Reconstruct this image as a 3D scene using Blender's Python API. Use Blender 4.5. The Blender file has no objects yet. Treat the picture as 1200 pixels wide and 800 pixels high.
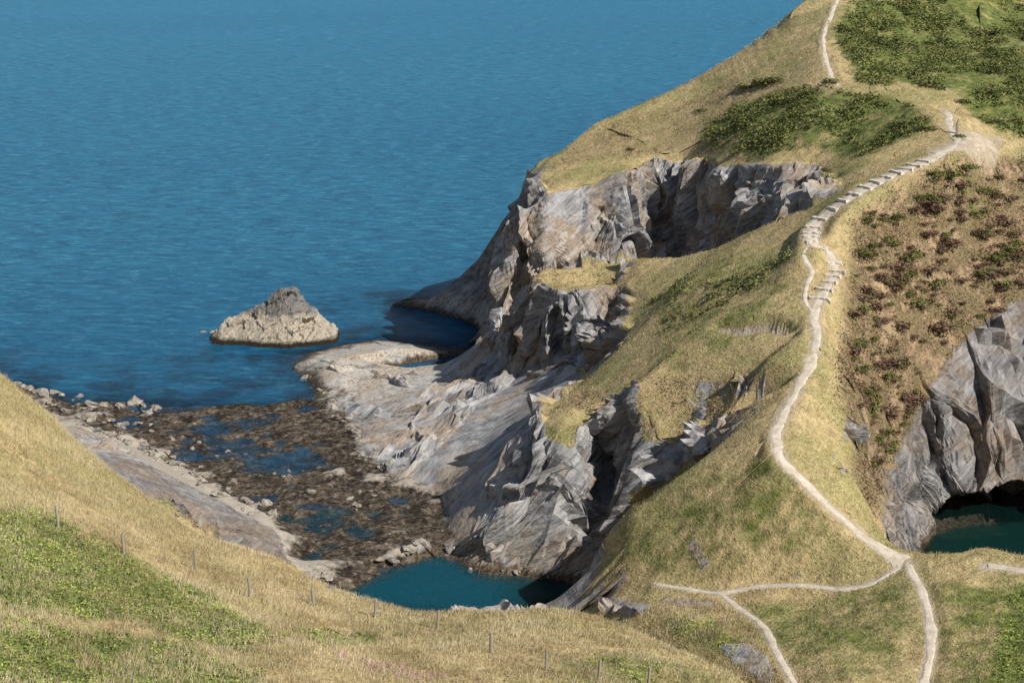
import bpy, math, random
import numpy as np
from mathutils import Vector, Matrix, geometry
random.seed(4); rng=np.random.default_rng(7)
scene=bpy.context.scene
# ------------------------------------------------------------------ camera
HC=60.0; F=1903.0; PT=math.radians(16)
cs,sn=math.cos(PT),math.sin(PT)
cam=bpy.data.objects.new("camera",bpy.data.cameras.new("camera"))
scene.collection.objects.link(cam); scene.camera=cam
cam.location=(0,0,HC); cam.rotation_euler=(math.radians(90)-PT,0,0)
cam.data.sensor_width=36; cam.data.lens=36*F/1200; cam.data.clip_end=30000; cam.data.clip_start=1
# ------------------------------------------------------------------ light
to_sun=Vector((0.72,-0.50,0.80)).normalized()
el=math.asin(to_sun.z); az=math.atan2(to_sun.x,to_sun.y)
sd=bpy.data.lights.new("sun","SUN"); sd.energy=5.0; sd.angle=math.radians(0.5); sd.color=(1,0.97,0.92)
so=bpy.data.objects.new("sun",sd); scene.collection.objects.link(so)
so.rotation_euler=to_sun.to_track_quat('Z','Y').to_euler()
w=bpy.data.worlds.new("World"); scene.world=w; w.use_nodes=True
nt=w.node_tree; bg=nt.nodes["Background"]; sky=nt.nodes.new("ShaderNodeTexSky")
sky.sky_type='NISHITA'; sky.sun_disc=False; sky.sun_elevation=el; sky.sun_rotation=az
nt.links.new(sky.outputs[0],bg.inputs[0]); bg.inputs[1].default_value=0.08
scene.view_settings.view_transform='Standard'; scene.view_settings.look='None'; scene.view_settings.exposure=0
# ------------------------------------------------------------------ survey helpers
def fac(v):
    e=(400-v)/F
    return (sn-e*cs),(cs+e*sn)
def PY(u,v,y):
    den,yn=fac(v); t=y/yn
    return (t*(u-600)/F, y, HC-t*den)
def PZ(u,v,z,zz=None):
    den,yn=fac(v); t=(HC-z)/den
    return (t*(u-600)/F, t*yn, z if zz is None else zz)
# ------------------------------------------------------------------ noise
def hsh(i,j,k,s):
    n=(i.astype(np.int64)*73856093)^(j.astype(np.int64)*19349663)^(k.astype(np.int64)*83492791)^(s*2654435761)
    n=n&0xffffffff; n=((n^(n>>13))*1274126177)&0xffffffff; n=n^(n>>16); n=(n*2246822519)&0xffffffff; n=n^(n>>15)
    return n/4294967296.0
def vn(x,y,z,s=0):
    xi=np.floor(x);yi=np.floor(y);zi=np.floor(z)
    fx=x-xi;fy=y-yi;fz=z-zi
    fx=fx*fx*(3-2*fx);fy=fy*fy*(3-2*fy);fz=fz*fz*(3-2*fz)
    r=0
    for a in (0,1):
        for b in (0,1):
            for c in (0,1):
                r=r+hsh(xi+a,yi+b,zi+c,s)*(fx if a else 1-fx)*(fy if b else 1-fy)*(fz if c else 1-fz)
    return r*2-1
def fbm(x,y,z,o=4,s=0,g=0.5):
    r=0;a=1;t=0
    for i in range(o):
        r=r+a*vn(x,y,z,s+i); t+=a; a*=g; x=x*2.03+1.7;y=y*2.03+3.1;z=z*2.03+5.3
    return r/t
def worley(x,y,z,s=0):
    xi=np.floor(x);yi=np.floor(y);zi=np.floor(z)
    d1=np.full(x.shape,9.);d2=np.full(x.shape,9.);cr=np.zeros(x.shape);tilt=np.zeros(x.shape)
    for a in (-1,0,1):
        for b in (-1,0,1):
            for c in (-1,0,1):
                X_=xi+a;Y_=yi+b;Z_=zi+c
                dx=X_+hsh(X_,Y_,Z_,s+1)-x;dy=Y_+hsh(X_,Y_,Z_,s+2)-y;dz=Z_+hsh(X_,Y_,Z_,s+3)-z
                d=np.sqrt(dx*dx+dy*dy+dz*dz)
                m=d<d1
                d2=np.where(m,d1,np.minimum(d2,d))
                r=hsh(X_,Y_,Z_,s+4)
                tl=dx*(hsh(X_,Y_,Z_,s+5)-.5)+dy*(hsh(X_,Y_,Z_,s+6)-.5)+dz*(hsh(X_,Y_,Z_,s+7)-.5)
                cr=np.where(m,r,cr); tilt=np.where(m,tl,tilt); d1=np.where(m,d,d1)
    return d1,d2,cr,tilt
def sst(a,b,x):
    t=np.clip((x-a)/(b-a),0,1); return t*t*(3-2*t)
# bedding frame of the slate
zc=Vector((-0.48,-0.22,0.85)).normalized(); xc=Vector((0.78,0.45,0.0)); xc=(xc-zc*xc.dot(zc)).normalized(); yc=zc.cross(xc)
BED=Matrix((xc,yc,zc)).transposed(); BEDN=np.array(BED); BEUL=tuple(BED.to_euler())
# ------------------------------------------------------------------ survey points
V=[];E=[]
def chain(pts,link=True):
    for n,p in enumerate(pts):
        V.append(p)
        if link and n: E.append((len(V)-2,len(V)-1))
Ys=lambda L:[PY(*a) for a in L]
Zs=lambda L:[PZ(*a) for a in L]
ridge=Ys([(595,245,200),(600,225,203),(612,205,208),(625,187,214),(660,172,218),(700,140,222),(760,115,226),(820,85,228),(880,50,230),(940,0,232)])
chain(ridge+[(50,250,48)])
chain([(p[0]-2,p[1]+9,p[2]-8) for p in ridge[3:]],False)
chain([(p[0]-7,p[1]+22,-3) for p in ridge[3:]],False)
T1=Ys([(595,245,200),(640,222,200),(700,210,202),(742,192,201),(756,188,209),(800,186,208),(835,196,196),(870,192,191),(900,190,187),(925,188,185),(940,184,187),(962,190,184),(974,200,175),(985,215,167)])
chain(T1)
chain(Ys([(606,300,197),(640,306,193.5),(700,302,196),(748,297,197),(762,290,206),(800,286,205),(838,276,192),(872,262,186),(915,246,180),(938,236,183),(958,228,180),(972,222,171)]))
chain([(1,196,1),(3,191,2),(10,190,1),(17,196,1),(24,187,4),(28,182,9),(33,174,18)])
chain([(0.5,203,0.5),(1,212,1)],False); chain([(-6,193,-0.5),(-14,197,-2)],False)
chain([PY(608,285,218),PY(598,312,221),PY(572,332,222),PY(535,343,225),PZ(497,352,0.6)])
chain(Zs([(497,359,0),(540,370,0),(575,380,0)])); chain([(0,236,-2),(-18,240,-3),(-26,230,-2)],False)
# middle headland
chain(Ys([(628,325,180),(640,310,182),(690,303,183),(740,298,182),(800,297,176),(850,280,172),(900,258,169),(950,243,165),(990,225,162)]))
chain(Ys([(628,325,180),(650,337,174),(690,334,173),(715,325,175),(735,312,178),(742,345,170),(740,380,163),(722,412,157),(700,435,153),(680,456,151),(642,474,149.5),(633,484,146.5),(638,488,143.5),(665,489,141.5),(682,491,140.5),(697,492,143),(715,487,143),(738,490,138.5),(770,484,138),(800,474,138),(830,458,138),(868,455,136),(885,442,134)]))
chain(Ys([(724,345,178.5),(714,378,173.5),(698,412,167.5),(686,438,163)]))
chain(Ys([(628,325,180),(600,360,184),(577,387,190)])+[PZ(565,410,1)])
chain(Zs([(565,410,1),(590,437,4.5),(620,440,6),(645,440,7.2),(665,442,8),(688,448,8.4),(680,462,8.6),(655,473,8.2),(625,486,7.4)]))
chain(Ys([(850,350,152),(800,400,145),(750,440,141.5),(800,340,158),(780,450,140.5),(900,320,153),(900,420,134),(900,350,146),(845,420,140),(700,465,146)]),False)
chain(Ys([(880,470,130),(850,510,125),(800,550,124),(740,590,124),(705,625,124.5),(690,680,125),(680,700,126)]))
# lower headland faces
chain(Ys([(622,525,141.5),(660,520,139),(680,540,137.5),(696,545,142.0),(718,540,141.0),(742,530,136),(790,535,134.5),(830,505,133),(860,480,132.5)]))
chain(Ys([(610,560,142),(650,600,134.5),(676,610,134),(696,605,139),(716,600,138.0),(740,590,133.5)]))
chain(Zs([(600,540,5),(560,560,3.5),(540,600,2),(600,600,4.5),(640,640,2.8),(600,640,1.8),(560,640,1.5)]),False)
chain(Zs([(530,560,2),(520,600,0.3),(524,630,0.2),(535,655,0),(565,672,0),(640,675,0),(692,658,0.5)]))
chain([(6.5,132,0.8),(9.5,131,2),(12.7,130.5,4.5),(17.3,130.3,8),(20.6,131,12)])
# green slope
chain(Ys([(860,600,117),(780,660,117),(720,700,117.5),(690,712,121),(900,560,118),(940,640,113),(880,650,114),(760,715,111),(800,730,107),(870,768,100.5),(990,760,99),(980,700,109)]),False)
PATH=Ys([(1060,660,110),(1000,620,113),(960,575,116),(915,515,120),(925,480,124),(945,430,131),(957,370,140),(970,320,147),(950,280,152),(1000,228,159),(1050,200,163),(1100,180,167),(1150,165,172),(1110,130,182)])
chain(PATH)
chain(Ys([(980,100,200),(965,60,212),(983,0,230)]))
chain(Ys([(770,690,115.5),(840,695,113),(950,685,111),(925,790,97),(900,740,105),(1085,790,95),(1090,720,102),(1000,800,94),(1200,790,92),(1200,700,103)]),False)
# upper right
chain(Ys([(1200,280,167),(1120,300,163),(1100,350,158.5),(1050,400,147),(1050,330,154),(1050,260,160),(1150,220,171),(1200,200,176),(1200,150,185),(1200,80,205),(1200,0,240),(1100,60,215),(1050,0,235),(1040,120,193),(950,150,190),(880,130,205),(965,180,182),(1010,190,174)]),False)
# cauldron
chain(Ys([(1040,648,111.5),(1085,647,111),(1110,642,111),(1150,636,112),(1200,642,110)])+[(60,112,15)])
chain([(34.5,115.5,-2),(38,115.5,-2),(48,116,-2),(58,118,-2)])
chain([PY(1000,560,119.5),PY(1020,605,118),PY(1044,630,115.5)],False)
chain([(34.5,118,-2),(35.2,124,-2),(36.6,132,-2),(39.6,141.5,-2),(42,144,-2),(46,145.0,-2),(52,145.8,-2),(60,147,-2)])
CLT=Zs([(1030,608,10),(1032,588,10.5),(1036,560,10.5)])+Ys([(1052,518,140.5),(1085,462,150.5),(1120,405,155),(1155,375,158),(1200,348,160)])
chain(CLT+[(64,161,21)])
chain(Ys([(1110,480,149.5),(1150,440,153),(1200,420,154.5)]))
chain(Ys([(1000,500,128),(1018,540,129),(1000,440,133),(1030,470,139),(1070,420,150),(1032,510,135)]),False)
chain([(62,146,-2),(62,122,-2),(45,125,-2),(46,138,-2),(67,150,20),(66,120,17)],False)
chain([(70,240,46),(85,200,40),(80,170,32),(75,160,26),(62,100,14),(80,110,20),(60,80,14),(45,80,12),(75,265,54),(100,300,58),(60,290,40),(45,290,-3),(70,340,-3)],False)
# grey slab platform
chain(Zs([(340,427,0),(370,412,0.2),(402,404,0.2),(440,398,0.2),(500,403,0),(545,414,0),(565,410,0)]))
chain(Zs([(380,422,1.6),(415,418,1.8),(460,408,2),(520,425,2.2),(520,440,2.6),(400,445,1.3),(440,470,1.2),(600,480,5),(500,500,2.2),(560,520,3.8),(420,440,1.2),(570,440,3.4),(480,430,1.7),(600,510,6),(480,540,1.5)]),False)
chain(Zs([(375,455,0.4),(400,470,0.5),(420,500,.5),(420,525,.5),(455,548,.7),(520,575,.8)]))
# reef
chain(Zs([(15,447,.2),(60,460,.2),(120,468,.2),(200,474,.2),(300,472,.2),(372,466,.3)]))
chain([PZ(u,v-9,0,-1.6) for u,v in [(15,447),(60,460),(120,468),(200,474),(300,472),(345,462)]]+[PZ(328,425,0,-1.5)])
chain(Zs([(200,505,.25),(300,500,.2),(200,530,.3),(370,520,.2),(300,560,.25),(440,600,.25),(330,600,.25),(480,600,.3),(470,640,.5),(380,640,.2),(400,665,.3),(380,695,.4),(60,480,.3),(440,570,.3)]),False)
chain(Zs([(385,705,.3),(412,690,.1),(432,672,0.1),(462,660,.1),(500,650,.1),(512,628,.1)]))
chain([PZ(u,v,0,-2.2) for u,v in [(435,694),(480,680),(515,662),(530,676),(560,692),(620,690),(665,690),(500,700),(580,705)]],False)
chain(Zs([(660,708,.8),(600,716,.8),(550,720,.8),(480,720,.6),(410,714,.5)]))
chain([PZ(30,430,0,-2.5),PZ(100,440,0,-2.5),PZ(200,450,0,-2.5),PZ(300,440,0,-2.2),PZ(250,410,0,-2.6),PZ(400,385,0,-3),PZ(520,385,0,-3),PZ(450,370,0,-3),PZ(320,350,0,-4),PZ(150,380,0,-5)],False)
# left slab
chain(Zs([(95,508,3.0),(150,535,3.3),(185,560,3.2),(250,596,2.5),(310,630,1.7),(345,655,.9)]))
chain(Zs([(95,496,.9),(190,536,.8),(260,574,.6),(325,612,.5)]))
chain(Zs([(105,552,8),(200,615,4.4),(280,645,3.5)]),False)
# near hill
nh=Ys([(-60,380,110),(0,430,108),(50,475,107),(100,525,106),(160,575,106),(220,620,106),(290,640,105),(340,655,104),(400,692,102),(470,712,100),(560,716,100),(650,710,100),(730,728,98),(800,757,95),(870,792,91)])
chain(nh+[(16.5,80,12)])
chain([(-37,121,12),(-30,124,6),(-22,122,5),(-12,117,2),(-3,114,1.5),(3,110,3),(8,104,4),(12,98,4.5),(16,93.5,6),(20,86,7.5),(24,76,9)])
chain(Ys([(0,800,66),(200,700,85),(100,600,92),(0,560,92),(300,800,73),(500,800,78),(700,790,85),(400,740,90),(600,750,91),(0,680,78),(200,640,98)]),False)
chain([(-60,105,31),(-58,135,12),(-62,160,4),(-75,170,0),(-80,190,-.5),(0,5,57),(-40,20,48),(40,20,44),(0,40,33),(-28,50,32),(-55,60,34),(-60,85,34),(30,55,15),(15,64,17),(45,60,12),(-150,110,32),(-150,165,0)],False)
chain([(-750,-200,60),(750,-200,60),(0,-200,70),(750,100,50),(-750,60,40),(-750,160,0),(-750,950,-15),(0,950,-15),(300,600,-3),(750,950,60),(250,420,60),(300,150,45),(0,300,-9),(-100,250,-8),(-300,500,-12)],False)
res=geometry.delaunay_2d_cdt([Vector((p[0],p[1])) for p in V],E,[],0,0.01)
ov,_,of,orig=res[0],res[1],res[2],res[3]
VA=np.array(V)
oz=[]
for n,p in enumerate(ov):
    if orig[n]: oz.append(V[orig[n][0]][2])
    else:
        d=np.hypot(VA[:,0]-p.x,VA[:,1]-p.y); ii=np.argsort(d)[:4]; wg=1/(d[ii]+.01); oz.append(float((VA[ii,2]*wg).sum()/wg.sum()))
SP=0.27
def coarse(a,end,st=0.4,g=1.13):
    o=[];s=st;x=a
    sg=1 if end>a else -1
    while (end-x)*sg>0: x+=s*sg; s*=g; o.append(x)
    return o
X=np.array(coarse(-74,-700)[::-1]+list(np.arange(-74,80,SP))+coarse(80,700))
Y=np.array(coarse(52,-150)[::-1]+list(np.arange(52,258,SP))+coarse(258,900))
NX,NY=len(X),len(Y)
H=np.full((NY,NX),-8.0)
for f in of:
    for k in range(1,len(f)-1):
        ia,ib,ic=f[0],f[k],f[k+1]
        a,b,c=ov[ia],ov[ib],ov[ic]
        x0,x1=min(a.x,b.x,c.x),max(a.x,b.x,c.x);y0,y1=min(a.y,b.y,c.y),max(a.y,b.y,c.y)
        i0,i1=np.searchsorted(X,x0),np.searchsorted(X,x1,'right');j0,j1=np.searchsorted(Y,y0),np.searchsorted(Y,y1,'right')
        if i1<=i0 or j1<=j0: continue
        D=(b.y-c.y)*(a.x-c.x)+(c.x-b.x)*(a.y-c.y)
        if abs(D)<1e-9: continue
        gx=X[i0:i1][None,:];gy=Y[j0:j1][:,None]
        l1=((b.y-c.y)*(gx-c.x)+(c.x-b.x)*(gy-c.y))/D
        l2=((c.y-a.y)*(gx-c.x)+(a.x-c.x)*(gy-c.y))/D
        l3=1-l1-l2
        m=(l1>=-1e-6)&(l2>=-1e-6)&(l3>=-1e-6)
        zz=l1*oz[ia]+l2*oz[ib]+l3*oz[ic]
        sub=H[j0:j1,i0:i1]; sub[m]=zz[m]
def blur(A,n):
    for _ in range(n):
        P=np.pad(A,1,mode='edge')
        A=(P[:-2,1:-1]+2*P[1:-1,1:-1]+P[2:,1:-1])/4
        P=np.pad(A,1,mode='edge')
        A=(P[1:-1,:-2]+2*P[1:-1,1:-1]+P[1:-1,2:])/4
    return A
Hs=blur(H,3); Hl=blur(H,30)
gy_,gx_=np.gradient(Hs,Y,X); slope=np.hypot(gx_,gy_)
gx,gy=np.meshgrid(X,Y)
steep=blur(sst(0.75,1.15,slope),5)
H=Hs*np.clip(steep*1.6,0,1)+Hl*(1-np.clip(steep*1.6,0,1))
low=(Hs<3.0)
H=np.where(low,Hs,H)
H=blur(H,2)
def samp(A,x,y):
    x=np.atleast_1d(x).astype(float);y=np.atleast_1d(y).astype(float)
    i=np.clip(np.searchsorted(X,x)-1,0,NX-2);j=np.clip(np.searchsorted(Y,y)-1,0,NY-2)
    fx=np.clip((x-X[i])/(X[i+1]-X[i]),0,1);fy=np.clip((y-Y[j])/(Y[j+1]-Y[j]),0,1)
    return (A[j,i]*(1-fx)+A[j,i+1]*fx)*(1-fy)+(A[j+1,i]*(1-fx)+A[j+1,i+1]*fx)*fy
TT=np.arange(45,500,0.2)
def S(u,v):
    den,yn=fac(v); d=(u-600)/F
    xs=TT*d; ys=TT*yn; zs=HC-TT*den
    h=samp(H,xs,ys); hit=np.where((zs<h)|(zs<0))[0]
    k=hit[0] if len(hit) else -1
    return (xs[k],ys[k],zs[k])
def inpoly(poly,x,y):
    r=np.zeros(x.shape,bool);n=len(poly)
    for i in range(n):
        x1,y1=poly[i][:2];x2,y2=poly[(i+1)%n][:2]
        if y1==y2: continue
        c=((y1>y)!=(y2>y))&(x<(x2-x1)*(y-y1)/(y2-y1)+x1); r^=c
    return r
def region(uvs,soft=4):
    return blur(inpoly([S(u,v) for u,v in uvs],gx,gy).astype(float),soft)
# ------------------------------------------------------------------ scar hollow in turf
sc=region([(836,380),(850,377),(868,379),(885,374),(905,373),(925,377),(936,388),(932,394),(912,389),(892,388),(872,391),(852,389),(840,386)],1)
# ------------------------------------------------------------------ ground relief
gn=0.35*fbm(gx/7,gy/7,gx*0,3,11)+0.16*fbm(gx/1.6,gy/1.6,gx*0,2,21)
nearh=((gy<112)&(gx<18)).astype(float)
gn=gn+nearh*0.12*fbm(gx/0.9,gy/0.9,gx*0,2,31)
rockregion=((H<6.5)&(gx<8.5)&(gy>121)|((H<10.3)&(gx<7)&(gy>133)&(gy<172))|((H<19)&(gx>-3)&(gx<33)&(gy>184.5)&(gy<208))).astype(float)
upface=region([(597,248),(640,230),(700,217),(742,200),(756,196),(800,193),(835,203),(870,198),(900,197),(940,192),(962,198),(975,208),(984,224),(940,245),(900,262),(800,298),(740,300),(640,310),(605,330)],1)
norock=np.maximum.reduce([
 region([(885,455),(850,512),(800,553),(742,593),(712,625),(700,665),(760,690),(860,690),(1060,650),(1045,632),(1010,600),(1000,540),(960,500),(940,400),(940,270)],2),
 region([(640,205),(720,185),(760,170),(860,178),(960,172),(985,190),(1200,160),(1300,100),(1300,-20),(960,-20),(860,65),(760,120),(690,150)],2),
 region([(745,310),(800,300),(900,262),(990,228),(950,300),(940,400),(900,430),(830,440),(760,455),(720,450),(750,400)],2)])
crop=np.maximum.reduce([region([(980,552),(983,520),(994,492),(1008,486),(1012,510),(1000,540),(990,556)],1)*.9,
 region([(690,690),(720,700),(765,708),(750,725),(705,718),(680,710)],1)*.9,
 region([(776,698),(845,704),(842,712),(800,713),(772,706)],1)*.75,
 region([(838,756),(880,752),(905,772),(915,800),(890,800),(860,778)],1)*.8,
 region([(805,632),(820,630),(828,652),(842,666),(822,672),(808,655)],1)*.75,
 region([(760,460),(800,452),(850,440),(872,452),(845,470),(790,482)],1)*.5*(fbm(gx/1.5,gy/1.5,gx*0,3,8)>-.05)])
rk=np.clip(sst(0.95,1.25,slope+0.25*fbm(gx/3,gy/3,gx*0,3,41))*(1-nearh*0.9),0,1)
rk=blur(rk,2)*(1-np.clip(norock*1.5,0,1)*sst(2.6,1.7,slope))
rk=rk*(1-((H>19)&(gy>209.5)&(gx>1)).astype(float))
cl=blur(inpoly([(p[0]+.1,p[1]-.1) for p in CLT]+[(72,162),(72,116),(33.5,113.5),(32.5,117)],gx,gy).astype(float),3)
east=((gx>22)&(gy>108)&(gy<182)).astype(float)
rk=np.where(east>0,np.where(gy<119,cl*sst(10.5,8.5,H),cl),rk)
rk=np.maximum(np.maximum(rk,blur(rockregion,2)),np.maximum(crop*0.9,upface*(gy<210)))
# ------------------------------------------------------------------ paths bench cut
def cr(P,step=0.35):
    P=[np.array(p[:2]) for p in P]; P=[2*P[0]-P[1]]+P+[2*P[-1]-P[-2]]
    out=[]
    for i in range(1,len(P)-2):
        L=np.linalg.norm(P[i+1]-P[i]); n=max(1,int(L/step))
        for k in range(n):
            t=k/n
            out.append(0.5*((2*P[i])+(-P[i-1]+P[i+1])*t+(2*P[i-1]-5*P[i]+4*P[i+1]-P[i+2])*t*t+(-P[i-1]+3*P[i]-3*P[i+1]+P[i+2])*t**3))
    out.append(P[-2]); return np.array(out)
paths={
 "upper":([(984,-6),(974,18),(965,42),(967,66),(974,88),(984,103)],0.7),
 "main":([(1107,128),(1113,148),(1122,166),(1100,182),(1072,194),(1035,210),(1000,228),(972,248),(954,266),(952,284),(974,298),(978,322),(962,348),(955,375),(957,395),(950,425),(935,455),(918,485),(909,512),(918,540),(940,563),(967,590),(1000,618),(1030,643),(1060,657)],1.0),
 "side":([(948,284),(942,300),(951,318),(944,338),(943,352),(954,368)],0.55),
 "top":([(1094,180),(1112,173),(1128,168),(1145,164),(1158,164),(1172,166)],4.2),
 "cove":([(1058,660),(1030,680),(990,690),(950,685),(900,685),(870,690),(845,695),(810,690),(770,685)],0.65),
 "gully":([(845,697),(870,715),(895,735),(912,765),(928,795),(936,815)],0.65),
 "inland":([(1064,660),(1080,690),(1088,720),(1092,760),(1082,800),(1078,820)],0.78),
 "edge":([(1158,664),(1180,666),(1200,668),(1225,666)],1.3),
}
pd=np.full(H.shape,99.); pz=np.zeros(H.shape)
pline={}; pwid={}
for k,(uv,wd) in paths.items():
    c=cr([S(u,v) for u,v in uv]); z=samp(H,c[:,0],c[:,1])
    ker=np.ones(9)/9; zp=np.convolve(np.pad(z,4,mode='edge'),ker,'valid')
    ws=np.full(len(c),wd)
    if k=="main":
        i0_=[int(np.argmin(np.hypot(c[:,0]-S(*q)[0],c[:,1]-S(*q)[1]))) for q in ((1100,182),(955,280))]
        idx=np.arange(len(c)); ws=wd*(1+0.6*sst(i0_[0]-3,i0_[0]+4,idx)*(1-sst(i0_[1]-4,i0_[1]+6,idx)))
    if k=="top": ws=wd*np.clip(np.sin(np.linspace(.25,2.95,len(c))),.2,1)
    pline[k]=(c,zp,wd); pwid[k]=ws
    for (px,py),pzv,w1 in zip(c,zp,ws):
        R=max(3,w1*1.5)
        i0,i1=np.searchsorted(X,[px-R,px+R]);j0,j1=np.searchsorted(Y,[py-R,py+R])
        dd_=np.hypot(gx[j0:j1,i0:i1]-px,gy[j0:j1,i0:i1]-py)
        d=dd_/(w1/1.2) if w1<2.5 else np.maximum(0,dd_-(w1-1.2)/2)
        s=pd[j0:j1,i0:i1]; m=d<s; s[m]=d[m]; pz[j0:j1,i0:i1][m]=(pzv if w1<2.5 else H[j0:j1,i0:i1][m])
pm=1-sst(0.6,1.7,pd); soilm=1-sst(0.55,1.25,pd)
rk=rk*(1-pm)*(1-sc)
H=H+gn*(1-rk)*sst(0.5,2,H)-sc*1.0
H=H*(1-pm)+(pz-0.06)*pm
# reef relief
reef=region([(0,440),(60,458),(200,472),(372,464),(415,500),(418,530),(455,552),(522,578),(516,635),(470,662),(415,695),(345,668),(330,628),(250,583),(180,547),(90,500),(0,470)],3)
reef=np.clip(reef,0,1)
rf=0.45*fbm(gx/6,gy/6,gx*0,3,51)+0.6*fbm(gx/1.5,gy/1.5,gx*0,4,55)
pools=np.zeros(H.shape)
for u,v,rx,ry in [(345,540,5,3),(400,548,2.5,2),(380,606,2.5,4),(340,612,1.5,2),(310,493,3,2.5),(150,495,2.5,3),(190,478,4,1.5),(440,555,3,1.5),(350,655,2,1.5),(290,470,5,1.2),(100,468,5,1.5),(360,480,2,2),(250,505,1.5,3),(470,585,2,1.5),(230,535,3,1),(420,625,2,1.5),(300,585,2,1)]:
    p_=PZ(u,v,0); pools=np.maximum(pools,np.exp(-(((gx-p_[0])/rx)**2+((gy-p_[1])/ry)**2)))
H=H+reef*(rf-0.03-pools*0.7)*(H<1.6)
for u,v,r,h in [(475,648,1.3,.9),(492,640,1.1,.8),(457,654,.9,.6),(60,470,1.5,.7),(150,522,1.4,.7),(185,533,1.6,.6)]:
    p_=PZ(u,v,0.5); H=H+h*np.exp(-(((gx-p_[0])**2+(gy-p_[1])**2)/r**2)**2)*(1+.4*fbm(gx/.7,gy/.7,gx*0,2,5))
green=np.maximum.reduce([
 region([(975,40),(1000,0),(1200,-5),(1300,0),(1300,140),(1150,150),(1120,110),(1050,100),(1005,100)],14)*.85,
 region([(815,160),(850,125),(900,110),(980,108),(1060,112),(1100,150),(1010,185),(960,172),(900,185),(850,178)],16)*0.8,
 region([(-60,590),(60,600),(130,640),(230,680),(330,750),(300,775),(180,740),(0,715),(-60,710)],44)*.92,
 region([(-60,735),(130,735),(280,775),(360,830),(-60,830)],44)*.95,
 region([(690,770),(780,770),(850,800),(870,820),(640,810)],22)*0.75,
 region([(350,735),(450,735),(440,755),(360,755)],8)*.8,
 region([(920,540),(960,600),(1000,640),(850,670),(740,690),(700,660),(760,600),(870,530)],14)*0.58,
 region([(860,700),(1060,680),(1075,800),(940,815)],14)*0.55,
 region([(760,735),(830,715),(900,770),(860,780),(800,755)],8)*0.75,
 region([(1095,680),(1200,690),(1200,830),(1090,830)],14)*0.6,
 region([(1175,690),(1230,680),(1230,830),(1150,830),(1160,760)],6)*1.0,
 region([(1095,205),(1140,195),(1160,215),(1110,225)],6)*0.8,
 region([(1130,235),(1160,235),(1165,262),(1135,260)],6)*0.7,
 region([(760,440),(860,420),(930,330),(940,290),(850,300),(760,330),(760,400)],14)*0.48,
])
heath=np.maximum.reduce([
 region([(1000,262),(1020,243),(1080,208),(1200,183),(1300,190),(1200,352),(1130,412),(1095,465),(1055,540),(1032,600),(1010,590),(995,540),(983,440),(990,330)],18)*1.05,
 region([(640,320),(735,308),(735,330),(650,335)])*0.35,
 region([(780,440),(880,440),(850,520),(700,500),(640,485),(680,460)])*0.45,
 region([(620,215),(700,190),(790,180),(860,180),(940,178),(980,180),(940,110),(860,90),(740,130),(660,180)],14)*0.55])
heath=np.clip(heath,0,1)
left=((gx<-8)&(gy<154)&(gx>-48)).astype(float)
darkrock=np.clip(left*0.9*sst(-46,-38,gx)+((gx>30)&(gy>112)&(gy<165))*0.72+((gx>-8)&(gx<12)&(gy<141))*0.15+((gx>-3)&(gx<13)&(gy>150)&(gy<186))*.3+((gx>-14)&(gx<3)&(gy>209))*.6,0,1)  # darker rock colour by area: left slab, cave pool cliff, headlands, far spur
darkrock=blur(darkrock,8)
# ------------------------------------------------------------------ warped sheet
gy2,gx2=np.gradient(H,Y,X); mon=1+0.9*np.clip(np.hypot(gx2,gy2)-0.4,0,3.0)
mon=blur(mon,6)
mon=np.where((gx>-74)&(gx<80)&(gy>52)&(gy<258),mon,1.0)
dx=np.diff(X)
MX=np.empty((NY,NX))
for j in range(NY):
    wv=0.5*(mon[j,1:]+mon[j,:-1])*dx; c=np.concatenate([[0],np.cumsum(wv)]); c0=np.concatenate([[0],np.cumsum(dx)])
    MX[j]=np.interp(c0/c0[-1],c/c[-1],X)
MX=blur(MX,4)
dy=np.diff(Y); MY=np.empty((NY,NX))
for i in range(NX):
    mcol=samp(mon,MX[:,i],Y)
    wv=0.5*(mcol[1:]+mcol[:-1])*dy; c=np.concatenate([[0],np.cumsum(wv)]); c0=np.concatenate([[0],np.cumsum(dy)])
    MY[:,i]=np.interp(c0/c0[-1],c/c[-1],Y)
MY=blur(MY,4)
sh=(NY,NX)
mz=samp(H,MX.ravel(),MY.ravel()).reshape(sh)
barn=sst(176,188,gy)*(gx<5)*.8+0.3*(gx>-9)*(gy<150)+.25*((gx<-28)&(gy>140)&(gy<165))
att={n:samp(A,MX.ravel(),MY.ravel()).reshape(sh) for n,A in dict(rock=rk,green=green,heath=heath,reef=reef,soil=np.clip(soilm*0.9+sc,0,1),barnacle=np.clip(barn,0,1),weathered=darkrock).items()}
P=np.stack([MX,MY,mz],-1)
def normals(P):
    du=np.gradient(P,axis=1);dv=np.gradient(P,axis=0)
    n=np.cross(du,dv); return n/np.maximum(np.linalg.norm(n,axis=-1,keepdims=True),1e-9)
N=normals(P); N=np.stack([blur(N[...,k],6) for k in range(3)],-1)
m=(att['rock']>0.02)&(P[...,0]>-74)&(P[...,0]<80)&(P[...,1]>52)&(P[...,1]<258)
p=P[m]; n=N[m]; rkm=att['rock'][m]; st=1-np.clip(n[:,2],0,1)
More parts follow.
